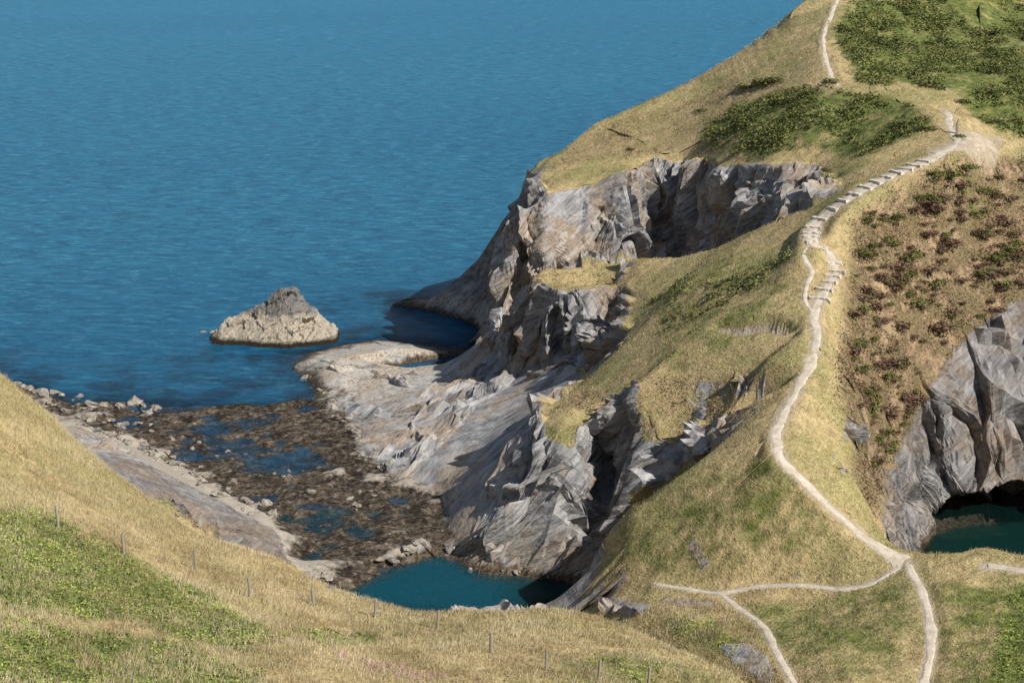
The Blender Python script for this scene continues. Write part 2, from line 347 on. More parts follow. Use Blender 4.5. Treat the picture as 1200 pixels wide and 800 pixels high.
def rockdisp(p,st,s0):
    q=p@BEDN
    wq=q+0.3*np.stack([fbm(q[:,0]/5,q[:,1]/5,q[:,2]/5,2,s0+s) for s in (61,62,63)],-1)
    _,_,c1,t1=worley(wq[:,0]/5.0,wq[:,1]/3.4,wq[:,2]/2.2,s0+71)
    _,_,c2,t2=worley(wq[:,0]/1.7,wq[:,1]/1.2,wq[:,2]/0.7,s0+81)
    big=fbm(p[:,0]/7,p[:,1]/7,p[:,2]/12,2,s0+91)
    w2=p+0.4*np.stack([fbm(p[:,0]/4,p[:,1]/4,p[:,2]/5,2,s0+s) for s in (64,65,66)],-1)
    g1,g2,c3,t3=worley(w2[:,0]/4.6,w2[:,1]/4.6,w2[:,2]/10,s0+98)
    groove=np.exp(-((g2-g1)/0.12)**2)*(0 if st is None else sst(0.3,0.6,st))
    r=big*0.5+(c1-.5)*0.7+1.2*t1+(c2-.5)*0.32+0.6*t2-1.5*groove+(0 if st is None else sst(0.3,0.6,st))*((c3-.5)*1.7+1.8*t3)
    return np.clip(r,-2.3,1.0)
amp=0.12+0.88*sst(0.25,0.7,st)
slabz=(p[:,0]<7)&(p[:,1]>138)&(p[:,1]<206)&(p[:,2]<9.5)
lowz=sst(-0.5,3,p[:,2])
d=amp*rockdisp(p,st,0)*(0.35+0.65*lowz)*np.where(slabz,.55,1)
d=d*np.where((p[:,0]>24)&(p[:,1]<165),0.75,1.0)*np.where((p[:,0]>1)&(p[:,0]<24)&(p[:,1]<128),0.4,1.0)
d=d*sst(0.05,0.8,rkm)*(1-0.8*att['reef'][m])
P[m]=p+n*d[:,None]
def carve(c,r,dirv,depth):
    q=(P-np.array(c))/np.array(r); w_=1-sst(0.55,1.0,np.sqrt((q**2).sum(-1)))
    P[...]=P+w_[...,None]*np.array(dirv)*depth
carve((44.5,145,0.0),(4.5,5,3.1),(0.0,1,0),7); carve((50,146,0.2),(5.5,5,3.7),(0.1,1,0),7)
cv=PY(698,560,140.5); carve(cv,(1.8,3.5,4.0),(0.3,1,0),3.8)
cv=PY(703,400,168); carve(cv,(3,4,4),(0.7,0.6,0),2.5)
cv=PY(612,402,181); carve(cv,(2.0,3,2.5),(0.4,0.9,0),3.0)
cv=PY(650,390,172); carve(cv,(1.0,3,3.5),(0.3,0.9,0),2.4)
N=normals(P)
def mesh_from_grid(name,P,mat,attrs={},flat=None):
    ny,nx=P.shape[:2]; me=bpy.data.meshes.new(name)
    me.vertices.add(nx*ny); me.vertices.foreach_set("co",P.reshape(-1).astype(np.float32))
    a=(np.arange(ny-1)[:,None]*nx+np.arange(nx-1)[None,:]).ravel()
    q=np.stack([a,a+1,a+nx+1,a+nx],-1).ravel().astype(np.int32)
    nf=len(a); me.loops.add(nf*4); me.polygons.add(nf)
    me.loops.foreach_set("vertex_index",q); me.polygons.foreach_set("loop_start",np.arange(0,nf*4,4,dtype=np.int32))
    sm=np.full(nf,True) if flat is None else ~(flat[:-1,:-1].ravel())
    me.polygons.foreach_set("use_smooth",sm)
    me.update(calc_edges=True)
    for k,A in attrs.items():
        at=me.attributes.new(k,'FLOAT','POINT'); at.data.foreach_set("value",A.reshape(-1).astype(np.float32))
    me.materials.append(mat); ob=bpy.data.objects.new(name,me); scene.collection.objects.link(ob); return ob
# ------------------------------------------------------------------ material helpers
class G:
    def __init__(s,name,rough=0.9,spec=0.2):
        s.m=bpy.data.materials.new(name); s.m.use_nodes=True; s.t=s.m.node_tree; s.b=s.t.nodes["Principled BSDF"]
        s.b.inputs["Roughness"].default_value=rough; s.b.inputs["Specular IOR Level"].default_value=spec
        s.geo=s.t.nodes.new("ShaderNodeNewGeometry")
    def L(s,a,b): s.t.links.new(a,b)
    def val(s,sock,v):
        if hasattr(v,"links"): s.L(v,sock)
        else: sock.default_value=v
    def noise(s,scale,detail=4,rough=0.55,vec=None,out=0,dist=0):
        n=s.t.nodes.new("ShaderNodeTexNoise"); n.inputs["Scale"].default_value=scale;n.inputs["Detail"].default_value=detail;n.inputs["Roughness"].default_value=rough;n.inputs["Distortion"].default_value=dist
        s.L(vec or s.geo.outputs["Position"],n.inputs["Vector"]); return n.outputs[out]
    def vor(s,scale,vec,metric='CHEBYCHEV'):
        n=s.t.nodes.new("ShaderNodeTexVoronoi"); n.distance=metric; n.inputs["Scale"].default_value=scale; s.L(vec,n.inputs["Vector"]); return n
    def mapv(s,rot=(0,0,0),scl=(1,1,1)):   # scl = feature size along the rotated axes
        n=s.t.nodes.new("ShaderNodeMapping"); n.vector_type='TEXTURE'; n.inputs["Rotation"].default_value=rot;n.inputs["Scale"].default_value=scl
        s.L(s.geo.outputs["Position"],n.inputs["Vector"]); return n.outputs[0]
    def attr(s,name,o="Fac"):
        n=s.t.nodes.new("ShaderNodeAttribute"); n.attribute_name=name; return n.outputs[o]
    def ramp(s,f,a,b,c0=0.,c1=1.):
        n=s.t.nodes.new("ShaderNodeMapRange"); n.inputs[1].default_value=a;n.inputs[2].default_value=b;n.inputs[3].default_value=c0;n.inputs[4].default_value=c1
        s.L(f,n.inputs[0]); return n.outputs[0]
    def mix(s,f,a,b,bt='MIX'):
        n=s.t.nodes.new("ShaderNodeMix"); n.data_type='RGBA'; n.blend_type=bt
        s.val(n.inputs[0],f)
        for sk,v in ((n.inputs[6],a),(n.inputs[7],b)):
            if hasattr(v,"links"): s.L(v,sk)
            else: sk.default_value=(*v,1)
        return n.outputs[2]
    def math(s,op,a,b=0.0,c=0.0):
        n=s.t.nodes.new("ShaderNodeMath"); n.operation=op; s.val(n.inputs[0],a); s.val(n.inputs[1],b); s.val(n.inputs[2],c); return n.outputs[0]
    def bump(s,h,st,dist,prev=None):
        n=s.t.nodes.new("ShaderNodeBump"); s.val(n.inputs["Strength"],st); n.inputs["Distance"].default_value=dist; s.L(h,n.inputs["Height"])
        if prev: s.L(prev,n.inputs["Normal"])
        return n.outputs[0]
    def z(s,o=2,which="Position"):
        n=s.t.nodes.new("ShaderNodeSeparateXYZ"); s.L(s.geo.outputs[which],n.inputs[0]); return n.outputs[o]
def rock_colour(g):
    n1=g.noise(1.0,6,0.66,g.mapv(BEUL,(4.2,1.9,0.42)),0,0.0); n2=g.noise(0.16,4,0.6); n3=g.noise(3.2,4,0.7,g.mapv(BEUL,(1.5,1.1,0.6)))
    vo=g.vor(1.0,g.mapv(BEUL,(2.0,1.1,0.42))); vr=g.t.nodes.new("ShaderNodeSeparateColor"); g.L(vo.outputs["Color"],vr.inputs[0]); vr=vr.outputs[0]
    c=g.mix(g.ramp(n1,0.36,0.64),(0.18,0.175,0.178),(0.49,0.475,0.455))
    c=g.mix(g.ramp(n2,0.45,0.58,0,0.8),c,g.mix(g.ramp(n3,.3,.7),(0.22,0.155,0.10),(0.50,0.38,0.26)))
    c=g.mix(g.ramp(vr,0.55,1.0,0,0.4),c,(0.60,0.565,0.51)); c=g.mix(g.ramp(vr,0.4,0.0,0,0.35),c,(0.13,0.12,0.12))
    c=g.mix(g.ramp(n3,0.27,0.42,0.6,0),c,(0.08,0.075,0.073))
    c=g.mix(g.ramp(n1,0.28,0.37,0.85,0),c,(0.045,0.042,0.042))
    hgt=g.math('ADD',g.math('ADD',g.math('MULTIPLY',n1,0.6),g.math('MULTIPLY',n3,0.18)),g.math('SUBTRACT',g.math('MULTIPLY',vr,0.20),g.math('MULTIPLY',vo.outputs["Distance"],0.22)))
    return c,hgt,n3
def shore(g,c,sp):
    z=g.z(); nz=g.noise(0.6,4,0.7); zz=g.math('ADD',z,g.math('MULTIPLY',g.math('SUBTRACT',nz,0.5),2.4))
    barn=g.math('MULTIPLY',g.attr("barnacle"),g.math('MULTIPLY',g.ramp(zz,0.5,1.0),g.ramp(zz,2.2,3.2,1,0)))
    c=g.mix(g.math('MULTIPLY',barn,g.ramp(sp,0.40,0.56,0,0.85)),c,(0.60,0.52,0.40))
    c=g.mix(g.ramp(zz,0.8,0.3),c,g.mix(g.ramp(sp,0.4,0.6),(0.04,0.03,0.018),(0.16,0.12,0.08)))
    return c
g=G("coast_ground",0.92,0.12)
rc,rh,n3=rock_colour(g)
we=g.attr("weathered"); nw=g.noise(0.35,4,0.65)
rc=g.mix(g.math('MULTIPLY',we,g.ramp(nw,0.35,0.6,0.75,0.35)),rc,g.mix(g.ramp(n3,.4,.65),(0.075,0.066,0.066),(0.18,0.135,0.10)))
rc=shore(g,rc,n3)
na=g.noise(0.12,4,0.6); nb=g.noise(1.1,5,0.7); nc=g.noise(5.0,3,0.75,g.mapv((0,0,0.4),(1,1.6,1))); nd=g.noise(0.45,4,0.65)
dry=g.mix(g.ramp(nb,0.32,0.68),(0.31,0.235,0.105),(0.64,0.49,0.25))
dry=g.mix(g.ramp(na,0.46,0.60,0,0.55),dry,(0.24,0.245,0.08))
dry=g.mix(g.ramp(nd,0.59,0.69,0,0.5),dry,(0.27,0.175,0.10))
dry=g.mix(g.ramp(nc,0.52,0.72,0,0.7),dry,(0.74,0.61,0.37))
dry=g.mix(g.ramp(nc,0.28,0.45,0.6,0),dry,(0.14,0.115,0.045))
grn=g.mix(g.ramp(nb,0.35,0.65),(0.075,0.10,0.028),(0.25,0.265,0.075))
grn=g.mix(g.ramp(nc,0.3,0.45,0.7,0),grn,(0.03,0.045,0.012))
hea=g.mix(g.ramp(nb,0.38,0.6),(0.19,0.115,0.068),(0.43,0.30,0.18))
hea=g.mix(g.ramp(nd,0.42,0.52,0,0.75),hea,g.mix(g.ramp(nc,.4,.6),(0.09,0.07,0.035),(0.27,0.225,0.10)))
hea=g.mix(g.ramp(nd,0.46,0.38,0,0.5),hea,(0.50,0.38,0.21))
hea=g.mix(g.ramp(nc,0.34,0.49,0.8,0),hea,(0.075,0.045,0.035))
ga=g.attr("green")
gm=g.ramp(g.math('ADD',ga,g.math('MULTIPLY',g.math('SUBTRACT',nd,0.5),2.0)),0.3,0.8)
gm=g.math('MULTIPLY',gm,g.ramp(ga,0.02,0.4))
ha=g.attr("heath")
hm=g.math('MULTIPLY',g.ramp(g.math('ADD',ha,g.math('MULTIPLY',g.math('SUBTRACT',nb,0.5),1.4)),0.3,0.8),g.ramp(ha,0.02,0.4))
c=g.mix(hm,dry,hea); c=g.mix(gm,c,grn)
soil=g.mix(nb,(0.32,0.24,0.155),(0.60,0.50,0.37))
c=g.mix(g.ramp(g.math('ADD',g.attr("soil"),g.math('MULTIPLY',g.math('SUBTRACT',nc,0.5),0.9)),0.5,0.8),c,soil)
ro=g.attr("rock")
rm=g.ramp(g.math('ADD',ro,g.math('MULTIPLY',g.math('SUBTRACT',nb,0.5),1.1)),0.40,0.58)
rm=g.math('MULTIPLY',rm,g.ramp(ro,0.01,0.15))
c=g.mix(rm,c,rc)
ra=g.noise(0.4,5,0.7);rb=g.noise(1.6,6,0.78)
rcol=g.mix(g.ramp(ra,0.38,0.62),(0.035,0.027,0.019),(0.13,0.10,0.07))
rcol=g.mix(g.ramp(rb,0.55,0.66,0,0.8),rcol,(0.31,0.26,0.20))
rcol=g.mix(g.ramp(rb,0.39,0.52,0.9,0),rcol,(0.018,0.014,0.011))
rcol=g.mix(g.ramp(g.math('ADD',g.z(),g.math('MULTIPLY',rb,0.8)),0.95,1.25,0,0.85),rcol,(0.46,0.40,0.32))
rfa=g.attr("reef")
c=g.mix(g.ramp(g.math('ADD',rfa,g.math('MULTIPLY',g.math('SUBTRACT',nb,0.5),0.9)),0.4,0.6),c,rcol)
g.L(c,g.b.inputs["Base Color"])
gh=g.math('ADD',g.math('MULTIPLY',nb,0.6),g.math('MULTIPLY',nc,0.35))
flatn=g.ramp(g.z(2,"True Normal"),0.55,0.85,0.85,0.4)
hgt=g.t.nodes.new("ShaderNodeMix"); 
g.L(g.math('MAXIMUM',rm,g.math('MULTIPLY',rfa,0.6)),hgt.inputs[0]); g.L(g.math('MULTIPLY',gh,0.4),hgt.inputs[2]); g.L(g.math('MULTIPLY',rh,0.85),hgt.inputs[3])
stm=g.t.nodes.new("ShaderNodeMix"); g.L(rm,stm.inputs[0]); stm.inputs[2].default_value=1.0; g.L(flatn,stm.inputs[3])
g.L(g.bump(hgt.outputs[0],stm.outputs[0],1.0),g.b.inputs["Normal"])
MG=g.m
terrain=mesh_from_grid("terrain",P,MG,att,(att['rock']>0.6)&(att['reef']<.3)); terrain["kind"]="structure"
terrain["label"]="dry grass coastal slopes with grey slate cliffs and brown reef"
def ground(x,y): return samp(H,x,y)
# ------------------------------------------------------------------ sea
SX=np.array(coarse(-90,-14000,2,1.25)[::-1]+list(np.arange(-90,90,1.0))+coarse(90,14000,2,1.25))
SY=np.array(coarse(90,-2000,2,1.3)[::-1]+list(np.arange(90,270,1.0))+coarse(270,20000,2,1.2))
sx,sy=np.meshgrid(SX,SY)
dep=-samp(blur(H,3),sx.ravel(),sy.ravel()).reshape(sx.shape)
inl=((sy<150)&(sx<20)|(sy<158)&(sx>20)&(sx<70)).astype(float)
ingr=np.where(sx>20,1.0,np.clip((sx+2)*.18,0,.8))*inl
g=G("sea_water",0.3,0.12)
g.b.inputs["IOR"].default_value=1.33
dp=g.attr("depth"); big=g.noise(0.006,3,0.6,g.mapv((0,0,0.25),(2.8,1,1)))
wl=g.noise(0.3,8,0.9,g.mapv((0,0,-0.12),(2.2,1,1))); wf=g.noise(0.7,4,0.8,g.mapv((0,0,-0.1),(2.6,1,1)))
wc=g.mix(g.ramp(big,0.35,0.65),(0.018,0.19,0.335),(0.026,0.22,0.375))
wc=g.mix(g.ramp(wl,0.42,0.55,0.85,0),wc,(0.007,0.105,0.215))
wc=g.mix(g.ramp(wf,0.50,0.63,0,0.7),wc,(0.09,0.38,0.55))
wc=g.mix(g.ramp(dp,3.2,7,0.3,0),wc,(0.005,0.10,0.25))
kelp=g.math('MULTIPLY',g.ramp(g.noise(0.16,5,0.7),0.44,0.58),g.ramp(dp,2.2,3.4,1,0))
wc=g.mix(g.math('MULTIPLY',kelp,0.65),wc,(0.012,0.025,0.06))
wc=g.mix(g.attr("inlet"),wc,(0.007,0.115,0.165)); wc=g.mix(g.attr("inlet_green"),wc,(0.006,0.045,0.038))
g.L(wc,g.b.inputs["Base Color"])
g.L(g.bump(g.math('ADD',wl,g.math('MULTIPLY',wf,0.3)),1.0,1.0),g.b.inputs["Normal"])
g.L(g.math('ADD',g.ramp(dp,0.0,1.4,0.35,0.9),g.ramp(dp,1.4,3.0,0,0.1)),g.b.inputs["Alpha"])
sea=mesh_from_grid("sea",np.stack([sx,sy,sx*0],-1),g.m,{"depth":dep,"inlet":inl,"inlet_green":ingr}); sea["kind"]="structure"; sea["label"]="calm blue sea with fine wind ripples"
# ------------------------------------------------------------------ islet
ix=np.arange(-46,-19,0.14);iy=np.arange(198,220,0.14);qx,qy=np.meshgrid(ix,iy)
sc_u=[236,246,252,258,275,300,318,332,344,354,372,390,398,404];sc_h=[-2,0.5,1.4,2.4,3.2,4.8,6.2,7.1,7.2,5.4,3.4,1.8,-.6,-2]
prof=np.interp(qx/217*F+600,sc_u,sc_h)
cy=210.5; near_=np.clip((cy+1.0-qy)/np.interp(prof,[0,7],[2.8,5.6]),0,2); far_=np.clip((qy-cy)/4.5,0,3)
hh=np.where(prof>0,prof*(1-near_**1.0)-far_**1.5*3,-2)
hh=np.maximum(hh,-2); hh=blur(hh,1)
hh=hh+0.3*fbm(qx/2,qy/2,qx*0,4,5)
IP=np.stack([qx,qy,hh],-1); IN=normals(IP); IN=np.stack([blur(IN[...,k],6) for k in range(3)],-1)
f=IP.reshape(-1,3)
dd=0.72*rockdisp(f*1.8,None,300)*sst(-1,1.5,f[:,2])*.8
f=f+IN.reshape(-1,3)*dd[:,None]
g=G("islet_rock",0.9,0.15); rc,rh,sp=rock_colour(g)
rc=g.mix(0.7,rc,(0.155,0.15,0.142))
z=g.z(); nz=g.noise(0.5,5,0.7); zz=g.math('ADD',z,g.math('MULTIPLY',g.math('SUBTRACT',nz,0.5),3.0)); sp=g.noise(2.5,5,0.8)
rc=g.mix(g.math('MULTIPLY',g.ramp(zz,3.9,3.2),g.ramp(sp,0.38,0.54,0.25,0.95)),rc,(0.60,0.51,0.38))
rc=g.mix(g.math('MULTIPLY',g.ramp(zz,4.2,2.0),g.ramp(sp,0.53,0.60,0,0.85)),rc,(0.15,0.105,0.065))
rc=g.mix(g.ramp(g.math('ADD',z,g.math('MULTIPLY',sp,0.7)),1.15,0.75),rc,(0.03,0.022,0.013))
g.L(rc,g.b.inputs["Base Color"]); g.L(g.bump(rh,0.9,0.9),g.b.inputs["Normal"]); MR=g.m
isl=mesh_from_grid("rock_islet",f.reshape(IP.shape),MR,{},np.full(IP.shape[:2],True)); isl["label"]="pointed grey rock islet with pale barnacled base in sea"; isl["category"]="rock"
import bmesh
def link(o): scene.collection.objects.link(o); return o
# boulders on the foreshore
g=G("boulder_stone",0.9,0.15); n1=g.noise(2.2,5,.75); n2=g.noise(.6,3,.6)
c=g.mix(g.ramp(n1,.35,.65),(0.16,0.14,0.11),(0.50,0.44,0.35)); c=g.mix(g.ramp(n2,.5,.65,0,.7),c,(0.18,0.17,0.165)); g.L(c,g.b.inputs["Base Color"]); g.L(g.bump(n1,.8,.2),g.b.inputs["Normal"]); MBO=g.m
bms=[]
for n in range(6):
    bm=bmesh.new(); bmesh.ops.create_icosphere(bm,subdivisions=2,radius=1)
    A=np.array([vv.co for vv in bm.verts]); _,_,cr_,tl_=worley(A[:,0]*1.1+n*7,A[:,1]*1.1,A[:,2]*1.1,n); dn=.8+.5*(cr_-.5)+.9*tl_
    for vv,k in zip(bm.verts,dn): vv.co=Vector((vv.co.x*k*1.35,vv.co.y*k,vv.co.z*k*.62))
    me=bpy.data.meshes.new("boulder"); bm.to_mesh(me); bm.free(); me.materials.append(MBO); bms.append(me)
lines=[([(20,450),(70,466),(130,474),(200,478)],30,5,.65),([(90,497),(140,516),(200,540),(260,572),(320,610)],60,7,.55),([(350,432),(385,462),(412,500),(425,530),(470,556)],28,6,.55),([(450,660),(500,640)],10,5,.7),([(395,690),(345,660)],10,5,.5),([(60,475),(150,500)],20,9,.5),([(150,500),(300,540),(430,590)],26,16,.4),([(690,705),(740,712)],8,4,.4),([(525,640),(560,668),(640,674)],12,3,.5),([(232,390),(250,386)],3,3,.6)]
for L_,cnt,jit,sz in lines:
    for _ in range(cnt):
        k=random.randrange(len(L_)-1); t=random.random(); u=L_[k][0]*(1-t)+L_[k+1][0]*t+random.gauss(0,jit); v=L_[k][1]*(1-t)+L_[k+1][1]*t+random.gauss(0,jit*.6)
        p_=S(u,v); r=sz*random.choice([.4,.6,.8,1.2])*random.uniform(.7,1.2)
        o=link(bpy.data.objects.new("boulder",random.choice(bms))); o.location=(p_[0],p_[1],max(-.12,float(ground(p_[0],p_[1])[0])+r*.12)); o.scale=(r,r,r); o.rotation_euler=(random.uniform(-.3,.3),random.uniform(-.3,.3),random.uniform(0,6.3))
        o["label"]="pale angular boulder lying on the rocky foreshore"; o["category"]="boulder"; o["group"]="boulders on the foreshore"
# ------------------------------------------------------------------ footpaths
g=G("path_dirt",0.95,0.1); n1=g.noise(1.2,6,0.7);n2=g.noise(8,4,0.7)
c=g.mix(g.ramp(n1,0.35,0.65),(0.48,0.40,0.30),(0.72,0.63,0.50)); c=g.mix(g.ramp(n2,0.3,0.5,0.5,0),c,(0.30,0.23,0.155))
g.L(c,g.b.inputs["Base Color"]); g.L(g.bump(n2,0.7,0.06),g.b.inputs["Normal"]); MP=g.m
g=G("path_earth",0.95,0.1); n1=g.noise(1.2,6,0.7);n2=g.noise(8,4,0.7)
c=g.mix(g.ramp(n1,0.35,0.65),(0.38,0.30,0.21),(0.62,0.53,0.40)); c=g.mix(g.ramp(n2,0.3,0.5,0.5,0),c,(0.24,0.18,0.12))
g.L(c,g.b.inputs["Base Color"]); g.L(g.bump(n2,0.7,0.06),g.b.inputs["Normal"]); MPE=g.m
plabels={"upper":"narrow pale dirt path climbing a grassy hillside","main":"pale winding dirt footpath with steps over a grassy ridge","side":"worn dirt shortcut beside the steps","top":"wide worn dirt patch at a path junction","cove":"thin dirt footpath leading to the cove edge","gully":"narrow dirt path descending into a grassy gully","inland":"pale dirt footpath running inland over grass","edge":"bare dirt patch beside the collapsed cave pool"}
for kk,(k,(c,zp,wd)) in enumerate(pline.items()):
    t=np.gradient(c,axis=0); t/=np.linalg.norm(t,axis=1,keepdims=True); nr=np.stack([-t[:,1],t[:,0]],-1)
    s=np.arange(len(c))*0.35; rows=[]; ww=pwid[k]
    wl_=ww/2*(1+0.7*fbm(s/1.3,s*0+3,s*0+kk,3,5)); wr_=ww/2*(1+0.7*fbm(s/1.3,s*0+9,s*0+kk,3,6))
    if k=="main":
        gl=np.exp(-((s-s[-1])/2.0)**2)*0.6; wl_+=gl; wr_+=gl
    for a in np.linspace(-1,1,9):
        off=np.where(a<0,wl_*a,wr_*a); xy=c+nr*off[:,None]
        zz=ground(xy[:,0],xy[:,1])+0.05-0.12*(abs(a)**4)+0.02*fbm(xy[:,0],xy[:,1],xy[:,0]*0,2,3)
        rows.append(np.column_stack([xy,zz]))
    ob=mesh_from_grid("footpath",np.stack(rows,1)[:, ::-1],MP if k!="top" else MPE); ob["kind"]="structure"; ob["label"]=plabels[k]
# ------------------------------------------------------------------ steps
g=G("step_stone",0.9,0.15); n1=g.noise(3,5,0.7); g.L(g.mix(g.ramp(n1,.35,.65),(0.46,0.40,0.32),(0.76,0.70,0.60)),g.b.inputs["Base Color"]); g.L(g.bump(n1,.6,.04),g.b.inputs["Normal"]); MS=g.m
steps=[]
for v in range(5):
    bm=bmesh.new(); bmesh.ops.create_cube(bm,size=1)
    for vv in bm.verts: vv.co=Vector((vv.co.x*1.75,vv.co.y*0.42,vv.co.z*0.4))
    bmesh.ops.subdivide_edges(bm,edges=[e for e in bm.edges if abs((e.verts[0].co-e.verts[1].co).x)>1],cuts=5)
    for vv in bm.verts: vv.co+=Vector((random.uniform(-.07,.07),random.uniform(-.09,.09),random.uniform(-.03,.03)))
    bmesh.ops.bevel(bm,geom=bm.edges[:],offset=0.03,segments=1,affect='EDGES')
    me=bpy.data.meshes.new("step"); bm.to_mesh(me); bm.free(); me.materials.append(MS); steps.append(me)
c,zp,wd=pline["main"]
arc=np.concatenate([[0],np.cumsum(np.linalg.norm(np.diff(c,axis=0),axis=1))])
def nearest(u,v):
    p=S(u,v); return int(np.argmin(np.hypot(c[:,0]-p[0],c[:,1]-p[1])))
ia,ib=nearest(1082,190),nearest(958,358)
a=arc[ia]
while a<arc[ib]:
    x=np.interp(a,arc,c[:,0]);y=np.interp(a,arc,c[:,1]);x2=np.interp(a+.4,arc,c[:,0]);y2=np.interp(a+.4,arc,c[:,1])
    o=bpy.data.objects.new("step",random.choice(steps)); link(o)
    o.location=(x,y,float(ground(x,y)[0])-0.0); o.rotation_euler=(random.uniform(-.03,.03),random.uniform(-.04,.04),math.atan2(y2-y,x2-x)+math.pi/2+random.uniform(-.2,.2)); o.scale=(random.uniform(.75,1.15),random.uniform(.8,1.2),1)
    o["label"]="rough pale stone step on the hillside footpath"; o["category"]="step"; o["group"]="steps up the footpath"
    a+=random.uniform(1.3,1.65)
# ------------------------------------------------------------------ fence
g=G("fence_wood",0.9,0.1); n1=g.noise(6,4,.7,g.mapv((0,0,0),(.25,.25,2))); g.L(g.mix(n1,(0.20,0.17,0.13),(0.46,0.42,0.35)),g.b.inputs["Base Color"]); MW=g.m
g=G("wire_metal",0.5,0.5); g.b.inputs["Base Color"].default_value=(0.25,0.25,0.24,1); g.b.inputs["Metallic"].default_value=0.8; MI=g.m
fpos=[S(u,v) for u,v in [(68,618),(145,650),(229,667),(293,700),(367,711),(440,724),(513,737),(575,765),(640,786),(702,797),(760,806)]]
fe=bpy.data.objects.new("fence",None); link(fe); fe.location=fpos[4]; fe["label"]="weathered wooden post and wire fence along grassy slope"; fe["category"]="fence"
tops=[]
for p_ in fpos:
    bm=bmesh.new(); bmesh.ops.create_cone(bm,cap_ends=True,segments=8,radius1=0.085,radius2=0.075,depth=1.6)
    for vv in bm.verts:
        if vv.co.z>0: vv.co.z+=vv.co.x*0.5
    bmesh.ops.bevel(bm,geom=[e for e in bm.edges if e.verts[0].co.z>0 and e.verts[1].co.z>0],offset=0.01,segments=1,affect='EDGES')
    me=bpy.data.meshes.new("post"); bm.to_mesh(me); bm.free(); me.materials.append(MW)
    o=link(bpy.data.objects.new("post",me)); o.parent=fe; gz=float(ground(p_[0],p_[1])[0])
    w_=Vector((p_[0],p_[1],gz+0.5)); o.location=w_-fe.location; o.rotation_euler=(random.uniform(-.06,.06),random.uniform(-.08,.08),random.uniform(0,6)); tops.append(w_)
vs=[];fs=[]
for h in (-.1,.2,.55):
    for a_,b_ in zip(tops[:-1],tops[1:]):
        base=len(vs)
        for k in range(7):
            t=k/6; q_=a_.lerp(b_,t)-fe.location
            for an in (0.5,2.6,4.7): vs.append((q_.x+.006*math.cos(an)*.3,q_.y+.006*math.cos(an),q_.z+h-0.24*t*(1-t)+.006*math.sin(an)))
        for k in range(6):
            for r in range(3):
                r2=(r+1)%3; fs.append((base+k*3+r,base+k*3+r2,base+k*3+3+r2,base+k*3+3+r))
me=bpy.data.meshes.new("wire"); me.from_pydata(vs,[],fs); me.materials.append(MI); o=link(bpy.data.objects.new("wire",me)); o.parent=fe
# ------------------------------------------------------------------ vegetation
def veg_mat(name,dark,light,greenish=None):
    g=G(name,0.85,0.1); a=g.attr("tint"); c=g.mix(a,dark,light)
    if greenish: c=g.mix(g.ramp(g.noise(0.12,4,0.6),0.46,0.60,0,0.65),c,g.mix(a,tuple(x*.45 for x in greenish),greenish))
    g.L(c,g.b.inputs["Base Color"]); return g.m
def tri_mesh(name,co,mat,tint,fs=3):
    nv=len(co); me=bpy.data.meshes.new(name); me.vertices.add(nv); me.vertices.foreach_set("co",co.astype(np.float32).ravel())
    nf=nv//fs; me.loops.add(nv); me.polygons.add(nf); me.loops.foreach_set("vertex_index",np.arange(nv,dtype=np.int32)); me.polygons.foreach_set("loop_start",np.arange(0,nv,fs,dtype=np.int32)); me.update(calc_edges=True)
    at=me.attributes.new("tint",'FLOAT','POINT'); at.data.foreach_set("value",tint.astype(np.float32)); me.materials.append(mat); return me
def blades(x,y,z,nb,h,w_,tintbase,spread):
    n=len(x)*nb; bx=np.repeat(x,nb)+rng.normal(0,spread,n);by=np.repeat(y,nb)+rng.normal(0,spread,n);bz=ground(bx,by)-0.03
    hh=np.repeat(h,nb)*rng.uniform(.5,1.1,n); an=rng.uniform(0,np.pi,n); ca,sa=np.cos(an)*w_,np.sin(an)*w_
    lx=rng.normal(0.25,.3,n)*hh; ly=rng.normal(0,.3,n)*hh
    co=np.stack([np.stack([bx-ca,by-sa,bz],-1),np.stack([bx+ca,by+sa,bz],-1),np.stack([bx+lx,by+ly,bz+hh],-1)],1).reshape(-1,3)
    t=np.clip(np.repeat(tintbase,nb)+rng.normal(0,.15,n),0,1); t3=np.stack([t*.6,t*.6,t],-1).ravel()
    return co,t3
def scatter(n,x0,x1,y0,y1,fn):
    x=rng.uniform(x0,x1,n);y=rng.uniform(y0,y1,n); k=rng.random(n)<fn(x,y); return x[k],y[k]
gs=lambda A,x,y: samp(A,x,y)
def okv(x,y): return (np.abs(x)<0.36*y+4)
gmask=lambda x,y: np.clip((gs(green,x,y)-.45+0.7*fbm(x/2.5,y/2.5,x*0,4,19))*2.2,0,1)
x,y=scatter(120000,-42,18,58,112,lambda x,y:okv(x,y)*(1-gs(rk,x,y))*(1-gs(pm,x,y))*(1-.5*gmask(x,y))*(0.35+0.65*(fbm(x/2,y/2,x*0,2,9)>-.1)))
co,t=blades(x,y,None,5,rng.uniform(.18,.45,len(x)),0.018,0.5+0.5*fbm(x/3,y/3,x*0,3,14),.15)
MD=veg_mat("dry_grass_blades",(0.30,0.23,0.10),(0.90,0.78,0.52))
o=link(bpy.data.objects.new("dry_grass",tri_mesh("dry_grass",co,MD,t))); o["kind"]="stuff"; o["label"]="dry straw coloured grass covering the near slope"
x,y=scatter(190000,-5,62,92,235,lambda x,y:okv(x,y)*(1-gs(rk,x,y))*(1-gs(pm,x,y))*(ground(x,y)>3)*(gs(green,x,y)<.7)*0.5*(1-.85*gs(heath,x,y))*(1-gs(sc,x,y)))
co,t=blades(x,y,None,3,rng.uniform(.10,.32,len(x)),0.03,0.45+0.5*fbm(x/3,y/3,x*0,3,15),.15)
